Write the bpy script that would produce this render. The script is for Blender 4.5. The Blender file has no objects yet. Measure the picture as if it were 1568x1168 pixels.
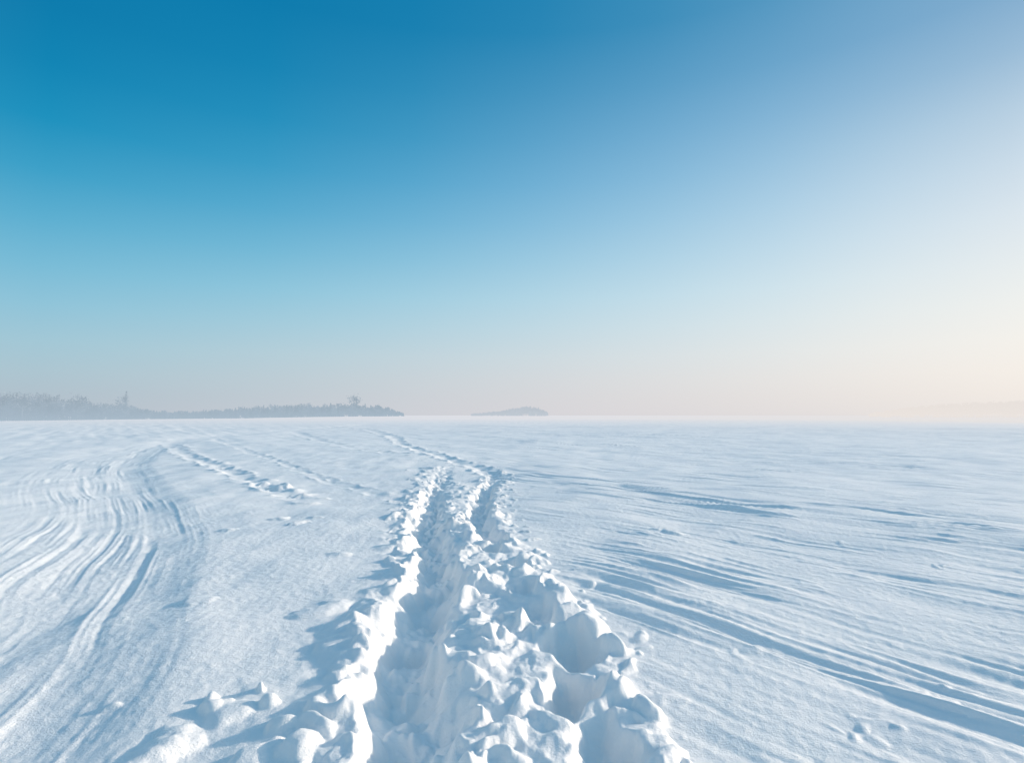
import bpy, math, time, numpy as np
from mathutils import Vector
T0=time.time()
rng=np.random.default_rng(11)
scene=bpy.context.scene
scene.view_settings.view_transform='Standard'
scene.view_settings.look='None'
scene.view_settings.exposure=0
H=1.6; F=871.0; PITCH=math.atan(51/871.0)
SUN_AZ=math.radians(72); SUN_EL=math.radians(16)

def ray(px,py):
    u=(px-784)/F; v=(584-py)/F
    return np.array([u, math.cos(PITCH)-v*math.sin(PITCH), math.sin(PITCH)+v*math.cos(PITCH)])
def G(px,py):
    r=ray(px,py); t=H/(-r[2]); return (r[0]*t, r[1]*t)
def W(l): return [G(*p) for p in l]

# ------------------------------------------------------------ noise
perm=rng.permutation(4096).astype(np.int32)
gr=rng.uniform(0,2*np.pi,4096); gx=np.cos(gr).astype(np.float32); gy=np.sin(gr).astype(np.float32)
def noise(x,y):
    x,y=np.broadcast_arrays(x,y)
    xi=np.floor(x); yi=np.floor(y)
    xf=(x-xi).astype(np.float32); yf=(y-yi).astype(np.float32)
    xi=xi.astype(np.int32); yi=yi.astype(np.int32)
    u=xf*xf*xf*(xf*(xf*6-15)+10); v=yf*yf*yf*(yf*(yf*6-15)+10)
    p0=perm[xi&4095]; p1=perm[(xi+1)&4095]
    def g(p,b,dx,dy):
        h=perm[(p+b)&4095]; return gx[h]*dx+gy[h]*dy
    n00=g(p0,yi,xf,yf); n10=g(p1,yi,xf-1,yf); n01=g(p0,yi+1,xf,yf-1); n11=g(p1,yi+1,xf-1,yf-1)
    return ((n00*(1-u)+n10*u)*(1-v)+(n01*(1-u)+n11*u)*v)*1.5
def fbm(x,y,o=4,g=.5):
    s=0;a=1;f=1
    for k in range(o):
        s=s+a*noise(x*f+17.3*k,y*f-9.1*k); a*=g; f*=2.03
    return s
def billow(x,y,o=3,g=.5):
    s=0;a=1;f=1
    for k in range(o):
        s=s+a*(np.sqrt(noise(x*f+7.3*k,y*f-5.1*k)**2+.004)-.06); a*=g; f*=2.1
    return s
def ss(a,b,x):
    t=np.clip((x-a)/(b-a),0,1); return t*t*(3-2*t)
def spline(pts,n=5):
    P=[np.array(p,float) for p in pts]; P=[2*P[0]-P[1]]+P+[2*P[-1]-P[-2]]
    out=[]
    for i in range(1,len(P)-2):
        for k in range(n):
            t=k/n
            out.append(.5*((2*P[i])+(-P[i-1]+P[i+1])*t+(2*P[i-1]-5*P[i]+4*P[i+1]-P[i+2])*t*t+(-P[i-1]+3*P[i]-3*P[i+1]+P[i+2])*t**3))
    out.append(P[-2]); return np.array(out)
def polyd(X,Y,pl):
    best=np.full(X.shape,1e9); sg=np.zeros(X.shape); arc=np.zeros(X.shape); L=0
    for a,b in zip(pl[:-1],pl[1:]):
        d=b-a; l=math.hypot(*d)
        if l<1e-6: continue
        t=np.clip(((X-a[0])*d[0]+(Y-a[1])*d[1])/(l*l),0,1)
        ex=X-a[0]-t*d[0]; ey=Y-a[1]-t*d[1]; q=ex*ex+ey*ey
        m=np.flatnonzero(q<best)
        best[m]=q[m]; sg[m]=np.sign(d[0]*ey[m]-d[1]*ex[m]); arc[m]=L+t[m]*l; L+=l
    return np.sqrt(best),sg,arc
def near_pl(X,Y,pl,mg):
    keep=np.zeros(X.shape,bool)
    for a,b in zip(pl[:-1],pl[1:]):
        far=mg*(1+max(math.hypot(*a),math.hypot(*b))/25)
        keep|=(X>min(a[0],b[0])-far)&(X<max(a[0],b[0])+far)&(Y>min(a[1],b[1])-far)&(Y<max(a[1],b[1])+far)
    return np.flatnonzero(keep)

# ------------------------------------------------------------ terrain
def crestD(az):
    return np.interp(np.degrees(az),[-180,-60,-42,-25,-12,0,10,25,42,60,180],[150,150,165,260,650,900,600,190,112,105,150])
def base(x,y):
    r=np.hypot(x,y); az=np.arctan2(x,y)
    D=crestD(az); e=np.maximum(r-D,0)
    z=-0.00006*np.minimum(e,100)**2-0.012*np.maximum(e-100,0)
    return np.maximum(z,-5)
trenchL=spline([(-.40,-4),(-.44,0),(-.50,1.6)]+W([(618,1168),(622,1080),(618,1010),(640,940),(668,880),(655,820),(655,785),(668,745),(685,712)]))
trenchR=spline([(.55,-3),(.5,0.5),(.45,2)]+W([(905,1130),(868,1010),(810,920),(770,860),(735,800),(738,762),(752,738),(757,724)]))
pathfar=spline(W([(757,728),(735,716),(700,708),(650,692),(615,678),(600,668),(560,658),(500,652)]))
trackL=spline([(-1.5,-3),(-2.4,1.2)]+W([(0,1060),(90,950),(170,860),(205,790),(185,735),(190,705),(270,676),(420,660),(560,650)]))
trackL2=spline([(-4,-2)]+W([(-300,1060),(-60,900),(60,830),(110,770),(100,725),(170,690),(330,665),(480,653)]))
trackL3=spline(W([(-400,760),(-100,712),(60,684),(200,664),(380,654)]))
trackM=spline(W([(262,678),(290,697),(345,718),(410,742),(470,762)]))
trackM2=spline(W([(330,672),(400,698),(470,722),(560,748),(640,772)]))
trackM3=spline(W([(450,660),(500,676),(560,690),(640,700)]))

def terrain(x,y):
    z=base(x,y).copy()
    r=np.hypot(x,y)
    near=1-ss(60,160,r)
    z+=0.10*noise(x*.09+3,y*.09+1)*near*ss(2,12,r)+0.045*fbm(x*.4,y*.4,3)*near
    far=ss(30,200,r)
    z+=0.10*noise(x*.008,y*.012)*far
    s=(x*.73+y*.68); t=(x*.68-y*.73)
    s=s+0.25*noise(x*.12,y*.12)+.03*noise(x*1.5,y*1.5)
    mR=ss(0.2,2.0,x+0.12*y-0.3)
    amp=.5+.8*ss(-.1,.5,noise(s*.35+9,t*.05))
    br=.25+1.2*ss(-.25,.35,noise(s*1.6,t*.5+4))
    hf=1-ss(14,32,r)      # finest ripples only where they are resolved
    st=0.010*fbm(s*1.5,t*.10,2)+br*(0.021*noise(s*4.8+5,t*.34+2)*(1-ss(25,60,r))+.013*hf*fbm(s*9.8+25,t*.8+2,2,.6))
    n_=noise(s*.85+3.3,t*.06); st-=0.010*np.exp(-(n_/.045)**2)*ss(-.2,.3,noise(s*.5,t*.15+8))
    n_=noise(s*1.7+13.3,t*.09+5); st-=0.008*br*np.exp(-(n_/.07)**2)
    n_=noise(s*2.6+33.3,t*.16+5); st+=0.013*br*np.exp(-(n_/.08)**2)
    fs=ss(10,70,r)
    st+=fs*(0.05*fbm(s*.35+40,t*.02,3)+.06*fbm(s*1.2+40,t*.05,1))
    z+=st*mR*amp*(1-ss(300,600,r))
    cr_=ss(.28,.62,noise(s*5.5+70,t*2.2))*ss(-.1,.4,noise(x*.5+30,y*.5))
    z+=.012*cr_*(1-ss(9,22,r))*(.35+.65*mR)
    z+=(1-mR)*(0.008*fbm(x*2.1,y*.9,3)*(1-ss(20,45,r))+fs*.04*fbm((x*.5+y*.35)*1.2,(x*.6-y*.5)*.12,2))*(1-ss(300,600,r))
    for pl,wd,dp,n in ((trackL,.80,.085,9.),(trackL2,.8,.04,8.),(trackL3,1.6,.05,4.)):
        I=near_pl(x,y,pl,2.5*wd); X=x[I];Y=y[I];rr=r[I]
        d,sg,a=polyd(X,Y,pl)
        wv=wd*(1+ss(20,80,rr)*1.0)
        e=np.exp(-(d/wv)**2)
        sd=d*sg+.05*noise(a*.35,sg*3)
        g=fbm(sd*n*.6+7,a*.10,3,.7)
        z[I]+=-dp*e+e*.010*g*(.2+1.3*ss(-.3,.4,noise(a*.5+5,sd*2.0)))+.015*np.exp(-((sd+wv*1.15)/(.3*wv))**2)
    for pl,dp,w0 in ((trackM,.075,.20),(trackM2,.03,.13),(trackM3,.05,.2),(pathfar,.09,.2)):
        I=near_pl(x,y,pl,1.5); X=x[I];Y=y[I];rr=r[I]
        d,sg,a=polyd(X,Y,pl)
        k=.45+1.1*fbm(a*1.3,sg*0,2)
        d2=np.abs(d+.14*noise(X*2.0,Y*2.0)+.05*noise(X*6,Y*6))
        wv=w0*(1+ss(15,60,rr)*1.0)
        z[I]+=-dp*np.clip(k,.05,1.3)*np.exp(-(d2/wv)**2)+dp*.4*np.exp(-((d2-wv*1.7)/(wv*.6))**2)*np.clip(.3+noise(X*2.2,Y*2.2)*2,0,1.4)
    # ---- main footpath
    m=np.flatnonzero((y>.8)&(y<32)&(np.abs(x)<.6*y+2.2)&(x>-6)&(x<9))
    X=x[m];Y=y[m]
    rr=np.hypot(X,Y)
    w1=fbm(X*3.0,Y*3.0,3); w2=fbm(X*3.0+50,Y*3.0+50,3)
    f1=noise(X*11,Y*11); f2=noise(X*11+9,Y*11)
    wa=.075+.06*ss(6,12,rr)
    wx=X+wa*w1+.014*f1; wy=Y+wa*w2+.014*f2
    d,sg,a=polyd(wx,wy,trenchL)
    dR,sgR,aR=polyd(wx,wy,trenchR)
    nearf=1-.62*ss(5,15,rr)
    edge=.12*noise(Y*1.5+3,Y*0+1)+.05*noise(Y*5,Y*0+7)
    belt=(1-ss(.14,.46,dR-np.where(sgR<0,edge,0)))
    between=((sg<0)&(sgR>0))
    beltm=np.maximum(belt,np.where(between,1.0,0)*(1-ss(9,13,rr)))
    beltL=np.where(sg>0,1-ss(.25,.55,d),0)
    patch=.45+.9*ss(-.3,.3,noise(X*1.8+11,Y*1.8))
    add=beltm*(.0+.115*patch*billow(wx*2.5,wy*2.5,3,.45))*nearf
    add+=.05*beltL*nearf*billow(wx*3.3+5,wy*3.3,3,.5)
    lumps=[]
    for k in range(760):
        yy=2.0+12.5*rng.random()**1.35
        i=np.argmin(np.abs(trenchR[:,1]-yy)); j=np.argmin(np.abs(trenchL[:,1]-yy))
        xl=trenchL[j,0]+.27; xR=trenchR[i,0]+.36+.12*math.sin(yy*3.1)+.06*math.sin(yy*7.7)
        xx=xl+(xR-xl)*rng.random()
        dens=float(noise(np.array([xx*1.8+11]),np.array([yy*1.8]))[0])
        R=rng.choice([.016,.028,.045,.07,.11,.17],p=[.30,.25,.2,.13,.08,.04])
        if dens<-.1 and R>.04: continue
        lumps.append((xx,yy,R,R*rng.uniform(.3,.75)*(1-.45*ss(7,14,yy))*(.7 if R>.1 else 1)))
    for k in range(330):
        yy=2.1+15*rng.random()**1.1; j=np.argmin(np.abs(trenchL[:,1]-yy))
        R=rng.choice([.016,.03,.05,.085],p=[.35,.3,.22,.13])*(1+.05*yy); lumps.append((trenchL[j,0]-.22-abs(rng.normal(0,.09+.01*yy)),yy,R,R*rng.uniform(.25,.55)*(1-.4*ss(7,14,yy))))
    for k in range(110):
        yy=2.4+13*rng.random(); j=np.argmin(np.abs(trenchR[:,1]-yy))
        R=rng.choice([.02,.04,.07]); lumps.append((trenchR[j,0]+.28+abs(rng.normal(0,.18)),yy,R,R*rng.uniform(.25,.5)))
    def L(px,py,R,hh):
        g=G(px,py); lumps.append((g[0],g[1],R,hh))
    for px,py,R,hh in [(215,1172,.15,.05),(245,1150,.14,.045),(275,1130,.12,.035),(318,1090,.07,.06),(325,1072,.05,.05),(345,1100,.12,.03),(400,1060,.05,.06),(403,1085,.07,.06),(432,1120,.08,.07),(475,1128,.09,.07),(500,1108,.08,.07),(530,1098,.10,.06),(450,1160,.10,.06),(388,1165,.12,.05),(180,1072,.06,.03),(300,918,.15,.02),(345,808,.14,.025),
        (905,975,.17,.13),(935,1000,.12,.10),(850,930,.16,.11),(715,915,.11,.10),(680,960,.15,.08),(665,1000,.13,.07),(700,1040,.15,.08),(770,1130,.13,.06),(820,1070,.14,.07),(985,1095,.09,.07),(950,1080,.11,.06),(845,1110,.11,.05),(930,1050,.10,.06),(770,950,.10,.06),(790,900,.1,.06),
        (520,1000,.25,.03),(490,935,.22,.04),(525,965,.18,.035),(430,742,.26,.09),(455,755,.22,.05),(400,738,.22,.05),(430,790,.2,.04),(460,800,.16,.04),(480,790,.14,.03),(520,850,.14,.025),
        (1070,798,.16,.02),(1030,822,.14,.03),(1000,818,.12,.02)]:
        L(px,py,R,hh)
    for px,py in [(1440,872),(1280,835),(1300,1120),(1350,1105),(1150,1000),(1060,930),(1450,1055)]:
        gx_,gy_=G(px,py)
        for q_ in range(5): lumps.append((gx_+rng.normal(0,.09),gy_-rng.normal(0,.05),rng.uniform(.03,.07),rng.uniform(.006,.014)))
    order=np.argsort(Y); Ys=Y[order]; lz=np.zeros_like(X)
    for (lx,ly,R,hh) in lumps:
        i0=np.searchsorted(Ys,ly-R*1.5-.13); i1=np.searchsorted(Ys,ly+R*1.5+.13)
        idx=order[i0:i1]
        if len(idx)==0: continue
        idx=idx[np.abs(X[idx]-lx)<R*1.5+.13]
        an=rng.uniform(0,math.pi); st_=rng.uniform(.7,1.4)
        dx=wx[idx]-lx; dy=wy[idx]-ly
        uu=(dx*math.cos(an)+dy*math.sin(an))*st_; vv=(-dx*math.sin(an)+dy*math.cos(an))/st_
        q=np.clip((uu*uu+vv*vv)/(R*R),0,1)
        b=hh*(1-q)**.9
        o=lz[idx]
        lz[idx]=np.maximum(o,b)+.35*np.minimum(o,b)
    add+=lz
    for k in range(0,34):
        ak=.4+k*.66+.12*math.sin(k*7.3)
        off=.06*math.sin(k*3.7)
        e=np.sqrt(((aR-ak)/.26)**2+((dR*sgR-off)/.16)**2)
        hm=(1-ss(.4,1.2,e))
        add=add*(1-.6*hm)-.22*nearf*hm*(.75+.25*math.sin(k*5.1))
    gR=(1-ss(.09,.25,dR))*ss(6.5,8.5,rr)*(1-ss(11.5,15.5,rr))
    add=add*(1-gR)-(.15+.05*f1)*gR
    w=.235+.06*noise(a*1.7,a*0+2)
    sideR=np.where(sg<0,1.15,1.0)   # right wall slopes more gently
    prof=(1-ss(w*.3,w*1.3*sideR,d+.03*f2))*(1-.8*ss(12,18,rr))
    floor=.235*nearf+.04*np.sin(a*2*math.pi/.68)*nearf+.06*fbm(X*4,Y*4,3)-.06*billow(X*7,Y*7,2)
    add=add*(1-prof**1.3)-floor*prof
    rim=np.where(d<w*1.35,np.exp(-((d-w*1.35)/.095)**2),np.exp(-((d-w*1.35)/.22)**2))
    add+=rim*.036*nearf*np.clip(.7+2.0*fbm(X*2.9+4,Y*2.9,2),0.0,1.9)*np.where(sg>0,1,.3)*(1-ss(11,16,rr))
    soft=np.maximum(beltm,beltL)
    add+=.009*fbm(X*10,Y*10,3)*soft+.003*fbm(X*13,Y*13,2)*(1-ss(8,16,rr))
    fade=1-ss(15,22,rr)
    z[m]+=add*fade
    return z

radii=[0.05]
while radii[-1]<6000:
    r=radii[-1]
    k=.1 if r<1.8 else .003 if r<8 else .0045 if r<22 else .006 if r<90 else .014 if r<300 else .05
    radii.append(r+max(r*k,.02 if r<1.8 else 0))
radii=np.array(radii)
ang=np.concatenate([np.radians(np.arange(-50,50,.09)),np.radians(np.arange(50,310,1.5))])
R_,A_=np.meshgrid(radii,ang,indexing='ij')
GX=(R_*np.sin(A_)).ravel(); GY=(R_*np.cos(A_)).ravel()
GZ=terrain(GX,GY)
nr,na=R_.shape
Z=GZ.reshape(nr,na)
wgt=.75*(1-ss(2.5,9,R_))
for _ in range(3):
    Zs=Z.copy()
    Zs[1:-1]=.5*Z[1:-1]+.25*(Z[:-2]+Z[2:])
    Zs=.5*Zs+.25*(np.roll(Zs,1,1)+np.roll(Zs,-1,1))
    Z=Z*(1-wgt)+Zs*wgt
GZ=Z.ravel()
print('verts',GX.size,nr,na,'t',time.time()-T0)

def make_mesh(name,co,faces_flat,fsz,mats,smooth=True):
    me=bpy.data.meshes.new(name)
    nv=len(co); nf=len(faces_flat)//fsz
    me.vertices.add(nv); me.vertices.foreach_set('co',np.asarray(co,dtype=np.float32).ravel())
    me.loops.add(nf*fsz); me.loops.foreach_set('vertex_index',np.asarray(faces_flat,dtype=np.int32))
    me.polygons.add(nf); me.polygons.foreach_set('loop_start',np.arange(0,nf*fsz,fsz,dtype=np.int32))
    me.polygons.foreach_set('loop_total',np.full(nf,fsz,dtype=np.int32))
    me.polygons.foreach_set('use_smooth',np.full(nf,smooth))
    for m in mats: me.materials.append(m)
    me.update(calc_edges=True)
    ob=bpy.data.objects.new(name,me); scene.collection.objects.link(ob); return ob
def lin(c): 
    c=np.array(c,float)/255; return tuple(np.where(c<=.04045,c/12.92,((c+.055)/1.055)**2.4))

# ------------------------------------------------------------ materials
def nn(nt,t,**k):
    n=nt.nodes.new(t)
    for a,b in k.items(): setattr(n,a,b)
    return n
snow=bpy.data.materials.new('snow'); snow.use_nodes=True
nt=snow.node_tree; bs=nt.nodes['Principled BSDF']; mo=nt.nodes['Material Output']
bs.inputs['Roughness'].default_value=.6
bs.inputs['Specular IOR Level'].default_value=.2
geo=nn(nt,'ShaderNodeNewGeometry')
n1=nn(nt,'ShaderNodeTexNoise'); n1.inputs['Scale'].default_value=75; n1.inputs['Detail'].default_value=4; n1.inputs['Roughness'].default_value=.7
n2=nn(nt,'ShaderNodeTexNoise'); n2.inputs['Scale'].default_value=18; n2.inputs['Detail'].default_value=3; n2.inputs['Roughness'].default_value=.55
n3=nn(nt,'ShaderNodeTexNoise'); n3.inputs['Scale'].default_value=1.1; n3.inputs['Detail'].default_value=5
for n in (n1,n2,n3): nt.links.new(geo.outputs['Position'],n.inputs['Vector'])
b1=nn(nt,'ShaderNodeBump'); b1.inputs['Distance'].default_value=.009; b1.inputs['Strength'].default_value=.6
b2=nn(nt,'ShaderNodeBump'); b2.inputs['Distance'].default_value=.02; b2.inputs['Strength'].default_value=.35
nt.links.new(n2.outputs['Fac'],b2.inputs['Height']); nt.links.new(n1.outputs['Fac'],b1.inputs['Height'])
nt.links.new(b2.outputs['Normal'],b1.inputs['Normal']); nt.links.new(b1.outputs['Normal'],bs.inputs['Normal'])
cr=nn(nt,'ShaderNodeValToRGB'); cr.color_ramp.elements[0].position=.3; cr.color_ramp.elements[0].color=(.91,.90,.90,1)
cr.color_ramp.elements[1].position=.7; cr.color_ramp.elements[1].color=(.95,.935,.92,1)
nt.links.new(n3.outputs['Fac'],cr.inputs['Fac']); nt.links.new(cr.outputs['Color'],bs.inputs['Base Color'])
# distance haze painted into the snow as emission, tinted from left to right
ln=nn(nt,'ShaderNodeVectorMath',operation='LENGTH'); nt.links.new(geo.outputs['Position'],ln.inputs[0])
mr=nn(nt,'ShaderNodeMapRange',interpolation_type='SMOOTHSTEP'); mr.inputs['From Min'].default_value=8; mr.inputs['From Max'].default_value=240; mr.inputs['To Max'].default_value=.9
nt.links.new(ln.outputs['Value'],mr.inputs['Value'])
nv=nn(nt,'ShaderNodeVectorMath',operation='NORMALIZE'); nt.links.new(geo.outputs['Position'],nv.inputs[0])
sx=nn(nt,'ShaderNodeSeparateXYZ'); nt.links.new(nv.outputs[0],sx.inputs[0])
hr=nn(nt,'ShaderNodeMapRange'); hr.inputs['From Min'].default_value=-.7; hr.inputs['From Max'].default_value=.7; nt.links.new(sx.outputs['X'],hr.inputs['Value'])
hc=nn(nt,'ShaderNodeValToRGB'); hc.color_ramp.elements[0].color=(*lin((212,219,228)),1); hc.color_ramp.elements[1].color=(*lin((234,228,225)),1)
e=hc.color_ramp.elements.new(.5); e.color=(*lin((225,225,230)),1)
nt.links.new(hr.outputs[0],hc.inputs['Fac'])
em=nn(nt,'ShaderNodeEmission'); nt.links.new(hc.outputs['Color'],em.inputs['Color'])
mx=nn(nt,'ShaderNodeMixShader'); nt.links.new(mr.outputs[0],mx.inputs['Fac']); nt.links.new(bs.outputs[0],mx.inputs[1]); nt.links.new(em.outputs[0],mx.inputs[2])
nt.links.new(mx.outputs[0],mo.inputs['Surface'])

i=np.arange(nr-1)[:,None]; j=np.arange(na)[None,:]; j2=(j+1)%na
q=np.stack([i*na+j,(i+1)*na+j,(i+1)*na+j2,i*na+j2],-1).reshape(-1,4)
q=q[:,::-1]
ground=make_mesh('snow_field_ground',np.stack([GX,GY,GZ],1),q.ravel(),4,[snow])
if ground.data.polygons[len(q)//2].normal.z<0:
    ground.data.flip_normals()

# ------------------------------------------------------------ distant forests
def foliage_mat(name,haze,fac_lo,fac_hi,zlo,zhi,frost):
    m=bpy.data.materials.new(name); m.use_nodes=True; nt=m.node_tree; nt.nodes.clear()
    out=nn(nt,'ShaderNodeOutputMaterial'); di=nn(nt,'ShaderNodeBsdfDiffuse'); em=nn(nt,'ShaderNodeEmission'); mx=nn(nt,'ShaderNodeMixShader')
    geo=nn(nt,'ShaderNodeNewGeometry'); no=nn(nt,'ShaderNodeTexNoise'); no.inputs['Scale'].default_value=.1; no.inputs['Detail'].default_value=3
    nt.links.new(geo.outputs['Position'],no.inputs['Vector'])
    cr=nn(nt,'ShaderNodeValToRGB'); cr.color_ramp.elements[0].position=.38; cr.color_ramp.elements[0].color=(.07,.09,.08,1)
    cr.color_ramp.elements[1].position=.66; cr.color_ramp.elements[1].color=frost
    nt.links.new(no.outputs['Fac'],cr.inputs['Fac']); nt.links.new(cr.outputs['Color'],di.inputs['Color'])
    em.inputs['Color'].default_value=haze; em.inputs['Strength'].default_value=1  # haze painted over the foliage as emission, denser toward the ground
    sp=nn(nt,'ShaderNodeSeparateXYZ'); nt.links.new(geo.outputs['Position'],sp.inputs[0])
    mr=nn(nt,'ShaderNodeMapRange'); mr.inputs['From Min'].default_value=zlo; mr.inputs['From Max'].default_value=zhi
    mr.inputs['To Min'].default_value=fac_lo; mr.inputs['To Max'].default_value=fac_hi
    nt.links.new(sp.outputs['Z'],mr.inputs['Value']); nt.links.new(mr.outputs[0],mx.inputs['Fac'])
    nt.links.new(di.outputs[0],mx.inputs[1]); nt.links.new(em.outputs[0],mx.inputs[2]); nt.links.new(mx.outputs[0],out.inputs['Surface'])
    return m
def tree(x,y,z0,h,kind,V,Fs,LC,ls):
    b=len(V); sides=5
    rad=h*.014+.05
    lean=rng.normal(0,.02,2)
    for f,k in [(0,1),(.4,.75),(.75,.4),(1,.08)]:
        for s in range(sides):
            a=2*math.pi*s/sides; V.append((x+lean[0]*h*f+rad*k*math.cos(a),y+lean[1]*h*f+rad*k*math.sin(a),z0+h*f))
    for ri in range(3):
        for s in range(sides):
            s2=(s+1)%sides; Fs.append((b+ri*sides+s,b+ri*sides+s2,b+(ri+1)*sides+s2,b+(ri+1)*sides+s))
    def limb(p0,p1,w):
        b=len(V)
        for p,ww in ((p0,w),(p1,w*.3)):
            for o in ((-ww,0,0),(ww*.5,ww*.8,0),(ww*.5,-ww*.8,0)): V.append((p[0]+o[0],p[1]+o[1],p[2]+o[2]))
        for s in range(3):
            s2=(s+1)%3; Fs.append((b+s,b+s2,b+3+s2,b+3+s))
    if kind=='s':
        n=20
        for t in range(n):
            f=.08+.92*(t/n); zc=z0+h*f; rr=h*.19*(1-f)**.8+.2
            for k in range(5):
                a=rng.uniform(0,2*math.pi); L=rr*rng.uniform(.55,1.1)
                c0=(x+lean[0]*h*f,y+lean[1]*h*f,zc); c1=(c0[0]+math.cos(a)*L,c0[1]+math.sin(a)*L,zc-.25*L)
                if t%3==0: limb(c0,c1,.06)
                for e in (.3,.65,1.): LC.append((c0[0]+(c1[0]-c0[0])*e,c0[1]+(c1[1]-c0[1])*e,c0[2]+(c1[2]-c0[2])*e,ls*.7*(1.2-.6*f),.15))
    else:
        nb=rng.integers(10,15)
        for k in range(nb):
            f=rng.uniform(.25,.95); a=rng.uniform(0,2*math.pi); L=h*rng.uniform(.10,.24)*math.sin(math.pi*min(1,max(.12,(f-.12)/.95)))
            c0=(x+lean[0]*h*f*.8,y+lean[1]*h*f*.8,z0+h*f*.8); c1=(c0[0]+math.cos(a)*L,c0[1]+math.sin(a)*L,c0[2]+h*.13)
            limb(c0,c1,.10)
            R=h*rng.uniform(.045,.09)
            for q_ in range(24): LC.append((*c1,ls*rng.uniform(.4,.9),R*.8))
def forest(name,mat,specs,ls=.75):
    V=[];Fs=[];LC=[]
    for (x,y,h,kind) in specs:
        z0=float(base(np.array([x]),np.array([y]))[0])-.2
        tree(x,y,z0,h,kind,V,Fs,LC,ls)
    LC=np.array(LC); n=len(LC)
    c=LC[:,:3]+rng.normal(0,1,(n,3))*LC[:,4:5]; sz=LC[:,3:4]
    u=rng.normal(0,1,(n,3)); u/=np.linalg.norm(u,axis=1,keepdims=True)
    v=np.cross(u,rng.normal(0,1,(n,3))); v/=np.linalg.norm(v,axis=1,keepdims=True)
    s2=sz*rng.uniform(.5,1,(n,1))
    Q=np.stack([c-u*sz-v*s2*.4,c+u*sz*.8-v*s2,c+u*sz+v*s2*.5,c-u*sz*.6+v*s2],1).reshape(-1,3)
    nb=len(V)
    co=np.concatenate([np.array(V),Q]); fa=np.concatenate([np.array(Fs).ravel(),np.arange(n*4)+nb])
    return make_mesh(name,co,fa,4,[mat],smooth=False)
def skyline(pts,n,d0,d1,kindp,spread=60,lo=.74):
    out=[]
    us=[p[0] for p in pts]; tp=[p[1] for p in pts]
    for k in range(n):
        u=us[0]+(us[-1]-us[0])*(k+rng.random())/n
        t=(u-us[0])/(us[-1]-us[0]); D=d0+(d1-d0)*t+rng.uniform(0,spread)
        x=u*D; y=D
        z0=float(base(np.array([x]),np.array([y]))[0])
        h=(np.interp(u,us,tp)*D+H-z0)*rng.uniform(lo,1.02)
        if h<2: continue
        out.append((x,y,h,'s' if rng.random()<kindp else 'b'))
    return out
def S(l): return [((a-784)/F,(635-b)/F) for a,b in l]
wood=S([(-420,592),(-200,600),(-60,598),(0,600),(60,600),(96,603),(104,611),(120,605),(150,614),(190,617),(240,627),(300,629),(340,624),(390,619),(450,618),(510,616),(560,617),(590,621),(618,632)])
sp=skyline(wood,800,430,720,.5,60,.68)
for px,py,k in ((122,600,'b'),(193,597,'s'),(190,604,'b'),(542,601,'b'),(546,605,'b'),(35,600,'b')):
    u=(px-784)/F; D=430+(px/618)*290; x=u*D; z0=float(base(np.array([x]),np.array([D]))[0]); sp.append((x,D,(635-py)/F*D+H-z0,k))
mat1=foliage_mat('forest_foliage_painted_haze',(*lin((168,186,201)),1),1.0,.74,-4,20,(.60,.60,.62,1))
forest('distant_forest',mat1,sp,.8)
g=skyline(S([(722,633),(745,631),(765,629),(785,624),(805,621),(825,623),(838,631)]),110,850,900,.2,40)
mat2=foliage_mat('grove_foliage_painted_haze',(*lin((194,203,213)),1),.98,.87,-2,16,(.5,.52,.55,1))
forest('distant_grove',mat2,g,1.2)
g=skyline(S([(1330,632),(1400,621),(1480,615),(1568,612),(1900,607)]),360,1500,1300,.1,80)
mat3=foliage_mat('woodland_foliage_painted_haze',(*lin((234,227,222)),1),1.0,.98,0,30,(.6,.6,.6,1))
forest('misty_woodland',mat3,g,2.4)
print('trees t',time.time()-T0)

# ------------------------------------------------------------ world
world=bpy.data.worlds.new('World'); scene.world=world; world.use_nodes=True
nt=world.node_tree; nt.nodes.clear()
out=nn(nt,'ShaderNodeOutputWorld'); bg=nn(nt,'ShaderNodeBackground'); bg.inputs['Strength'].default_value=.1
sky=nn(nt,'ShaderNodeTexSky'); sky.sky_type='NISHITA'; sky.sun_disc=False; sky.sun_elevation=SUN_EL; sky.sun_rotation=SUN_AZ
sky.air_density=1; sky.dust_density=1.5; sky.ozone_density=2
tc=nn(nt,'ShaderNodeTexCoord'); sp_=nn(nt,'ShaderNodeSeparateXYZ'); nt.links.new(tc.outputs['Generated'],sp_.inputs[0])
cb=nn(nt,'ShaderNodeCombineXYZ'); nt.links.new(sp_.outputs['X'],cb.inputs['X']); nt.links.new(sp_.outputs['Y'],cb.inputs['Y'])
nz=nn(nt,'ShaderNodeVectorMath',operation='NORMALIZE'); nt.links.new(cb.outputs[0],nz.inputs[0])
dt=nn(nt,'ShaderNodeVectorMath',operation='DOT_PRODUCT'); nt.links.new(nz.outputs[0],dt.inputs[0]); dt.inputs[1].default_value=(math.sin(SUN_AZ),math.cos(SUN_AZ),0)
ac=nn(nt,'ShaderNodeMath',operation='ARCCOSINE'); nt.links.new(dt.outputs['Value'],ac.inputs[0])
PY=[0,150,300,450,550,600,635]
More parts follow.
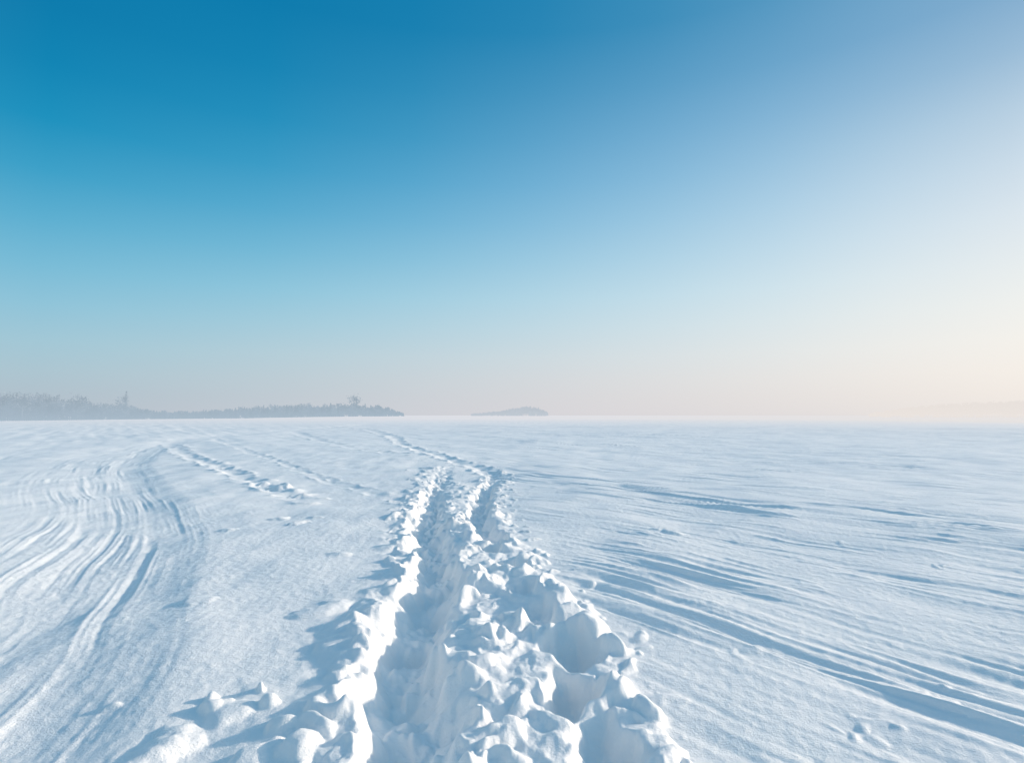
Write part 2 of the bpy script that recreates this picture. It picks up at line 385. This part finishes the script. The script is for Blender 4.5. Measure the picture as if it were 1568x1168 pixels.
cols=[
 (0,   [(4,122,172),(8,140,187),(78,170,207),(136,195,219),(168,201,213),(172,189,202),(180,191,203)]),
 (400, [(2,122,173),(20,139,187),(80,167,207),(148,202,223),(187,208,217),(191,203,212),(197,205,214)]),
 (800, [(18,126,177),(74,150,194),(116,179,216),(176,214,231),(207,219,225),(215,215,219),(217,215,220)]),
 (1200,[(78,149,192),(126,178,214),(170,207,231),(212,231,239),(231,233,232),(231,226,224),(227,223,223)]),
 (1568,[(132,173,207),(188,209,226),(222,231,239),(243,243,239),(250,243,235),(244,236,229),(238,232,228)]),
]
def lin3(a):
    a=np.asarray(a,float)/255; return np.where(a<=.04045,a/12.92,((a+.055)/1.055)**2.4)
ZG=np.linspace(0,1,121)
rows=[];angs=[]
ZEN=np.array((118,168,206.))  # overhead sky out of view, lightened to fill the ground
for px,tab in cols:
    z=[];c=[]
    for py,cc in zip(PY,tab):
        r=ray(px,py); z.append(max(0,r[2]/np.linalg.norm(r))); c.append(cc)
    z=np.array(z[::-1]); c=np.array(c[::-1],float)
    z=np.append(z,[z[-1]+.10,1.0]); c=np.vstack([c,c[-1]+(c[-1]-c[-2])*.05,ZEN])
    r=ray(px,450); angs.append(SUN_AZ-math.atan2(r[0],r[1]))
    rows.append(np.stack([np.interp(ZG,z,c[:,k]) for k in range(3)],1))
AG=np.linspace(0,math.pi,91); angs=np.array(angs)[::-1]; rows=np.array(rows[::-1])
tab=np.empty((91,121,3))
for jz in range(121):
    for k in range(3): tab[:,jz,k]=np.interp(AG,angs,rows[:,jz,k])
def blur(t,axis,s):
    n=int(3*s)+1; kx=np.exp(-(np.arange(-n,n+1)/s)**2/2); kx/=kx.sum()
    pad=[(0,0)]*3; pad[axis]=(n,n); tp=np.pad(t,pad,mode='edge' if axis==0 else 'reflect',**({} if axis==0 else {'reflect_type':'odd'}))
    return sum(kx[q]*np.take(tp,np.arange(q,q+t.shape[axis]),axis=axis) for q in range(2*n+1))
tab=blur(tab,0,4.0); tab=blur(tab,1,2.6)
L_=lin3(np.clip(tab,0,255))
A2,Z2=np.meshgrid(AG,ZG,indexing='ij')
el=np.arcsin(Z2); cosd=np.sin(el)*math.sin(SUN_EL)+np.cos(el)*math.cos(SUN_EL)*np.cos(A2); dd=np.arccos(np.clip(cosd,-1,1))
L_+=(np.exp(-(dd/math.radians(11.5))**2)*(1-ss(math.radians(20),math.radians(27),dd)))[...,None]*np.array((7.0,6.1,5.0))  # glow around the sun, out of view, boosted to add warm fill
back=ss(math.radians(122),math.radians(160),A2)[...,None]
L_=L_*(1-back*.8)+back*.8*(np.array((.62,.70,.80))*(1-.35*Z2[...,None]))  # unseen sky behind the camera, paled to add fill light
stops=[0,.012,.03,.06,.1,.15,.2,.26,.32,.38,.44,.5,.57,.65,.75,.87,1.0]
acol=[math.radians(v) for v in (0,8,16,24,30,38,47,57,69,82,96,112,126,150)]
prev=None
for ci,av in enumerate(acol):
    cr=nn(nt,'ShaderNodeValToRGB'); cr.color_ramp.interpolation='LINEAR'
    ia=np.interp(av,AG,np.arange(91)); a0=int(ia); a1=min(90,a0+1); ft=ia-a0
    rowv=L_[a0]*(1-ft)+L_[a1]*ft
    e0=cr.color_ramp.elements
    for p_ in stops:
        c_=[float(np.interp(p_,ZG,rowv[:,k])) for k in range(3)]
        if p_==0: e=e0[0]
        elif p_==1.0: e=e0[len(e0)-1]
        else: e=e0.new(p_)
        e.position=p_; e.color=(*c_,1)
    nt.links.new(sp_.outputs['Z'],cr.inputs['Fac'])
    if prev is None: prev=cr.outputs['Color']
    else:
        mr=nn(nt,'ShaderNodeMapRange'); mr.inputs['From Min'].default_value=acol[ci-1]; mr.inputs['From Max'].default_value=av
        nt.links.new(ac.outputs[0],mr.inputs['Value'])
        mx=nn(nt,'ShaderNodeMix',data_type='RGBA'); nt.links.new(mr.outputs[0],mx.inputs['Factor'])
        nt.links.new(prev,mx.inputs[6]); nt.links.new(cr.outputs['Color'],mx.inputs[7]); prev=mx.outputs[2]
sc=nn(nt,'ShaderNodeVectorMath',operation='SCALE'); nt.links.new(prev,sc.inputs[0]); sc.inputs['Scale'].default_value=10
mx=nn(nt,'ShaderNodeMix',data_type='RGBA'); mx.inputs['Factor'].default_value=.97
nt.links.new(sky.outputs['Color'],mx.inputs[6]); nt.links.new(sc.outputs[0],mx.inputs[7])
nt.links.new(mx.outputs[2],bg.inputs['Color']); nt.links.new(bg.outputs[0],out.inputs['Surface'])

# ------------------------------------------------------------ sun
sl=bpy.data.lights.new('sun','SUN'); sl.energy=4.0; sl.angle=math.radians(2.0); sl.color=(1,.83,.66)
so=bpy.data.objects.new('sun',sl); scene.collection.objects.link(so)
d=Vector((math.sin(SUN_AZ)*math.cos(SUN_EL),math.cos(SUN_AZ)*math.cos(SUN_EL),math.sin(SUN_EL)))
so.rotation_euler=d.to_track_quat('Z','Y').to_euler()

cam=bpy.data.cameras.new('camera'); cam.lens=20; cam.sensor_width=36; cam.clip_end=20000; cam.clip_start=.05
co=bpy.data.objects.new('camera',cam); scene.collection.objects.link(co); co.location=(0,0,H); co.rotation_euler=(math.radians(90)+PITCH,0,0)
scene.camera=co
print('done t',time.time()-T0)
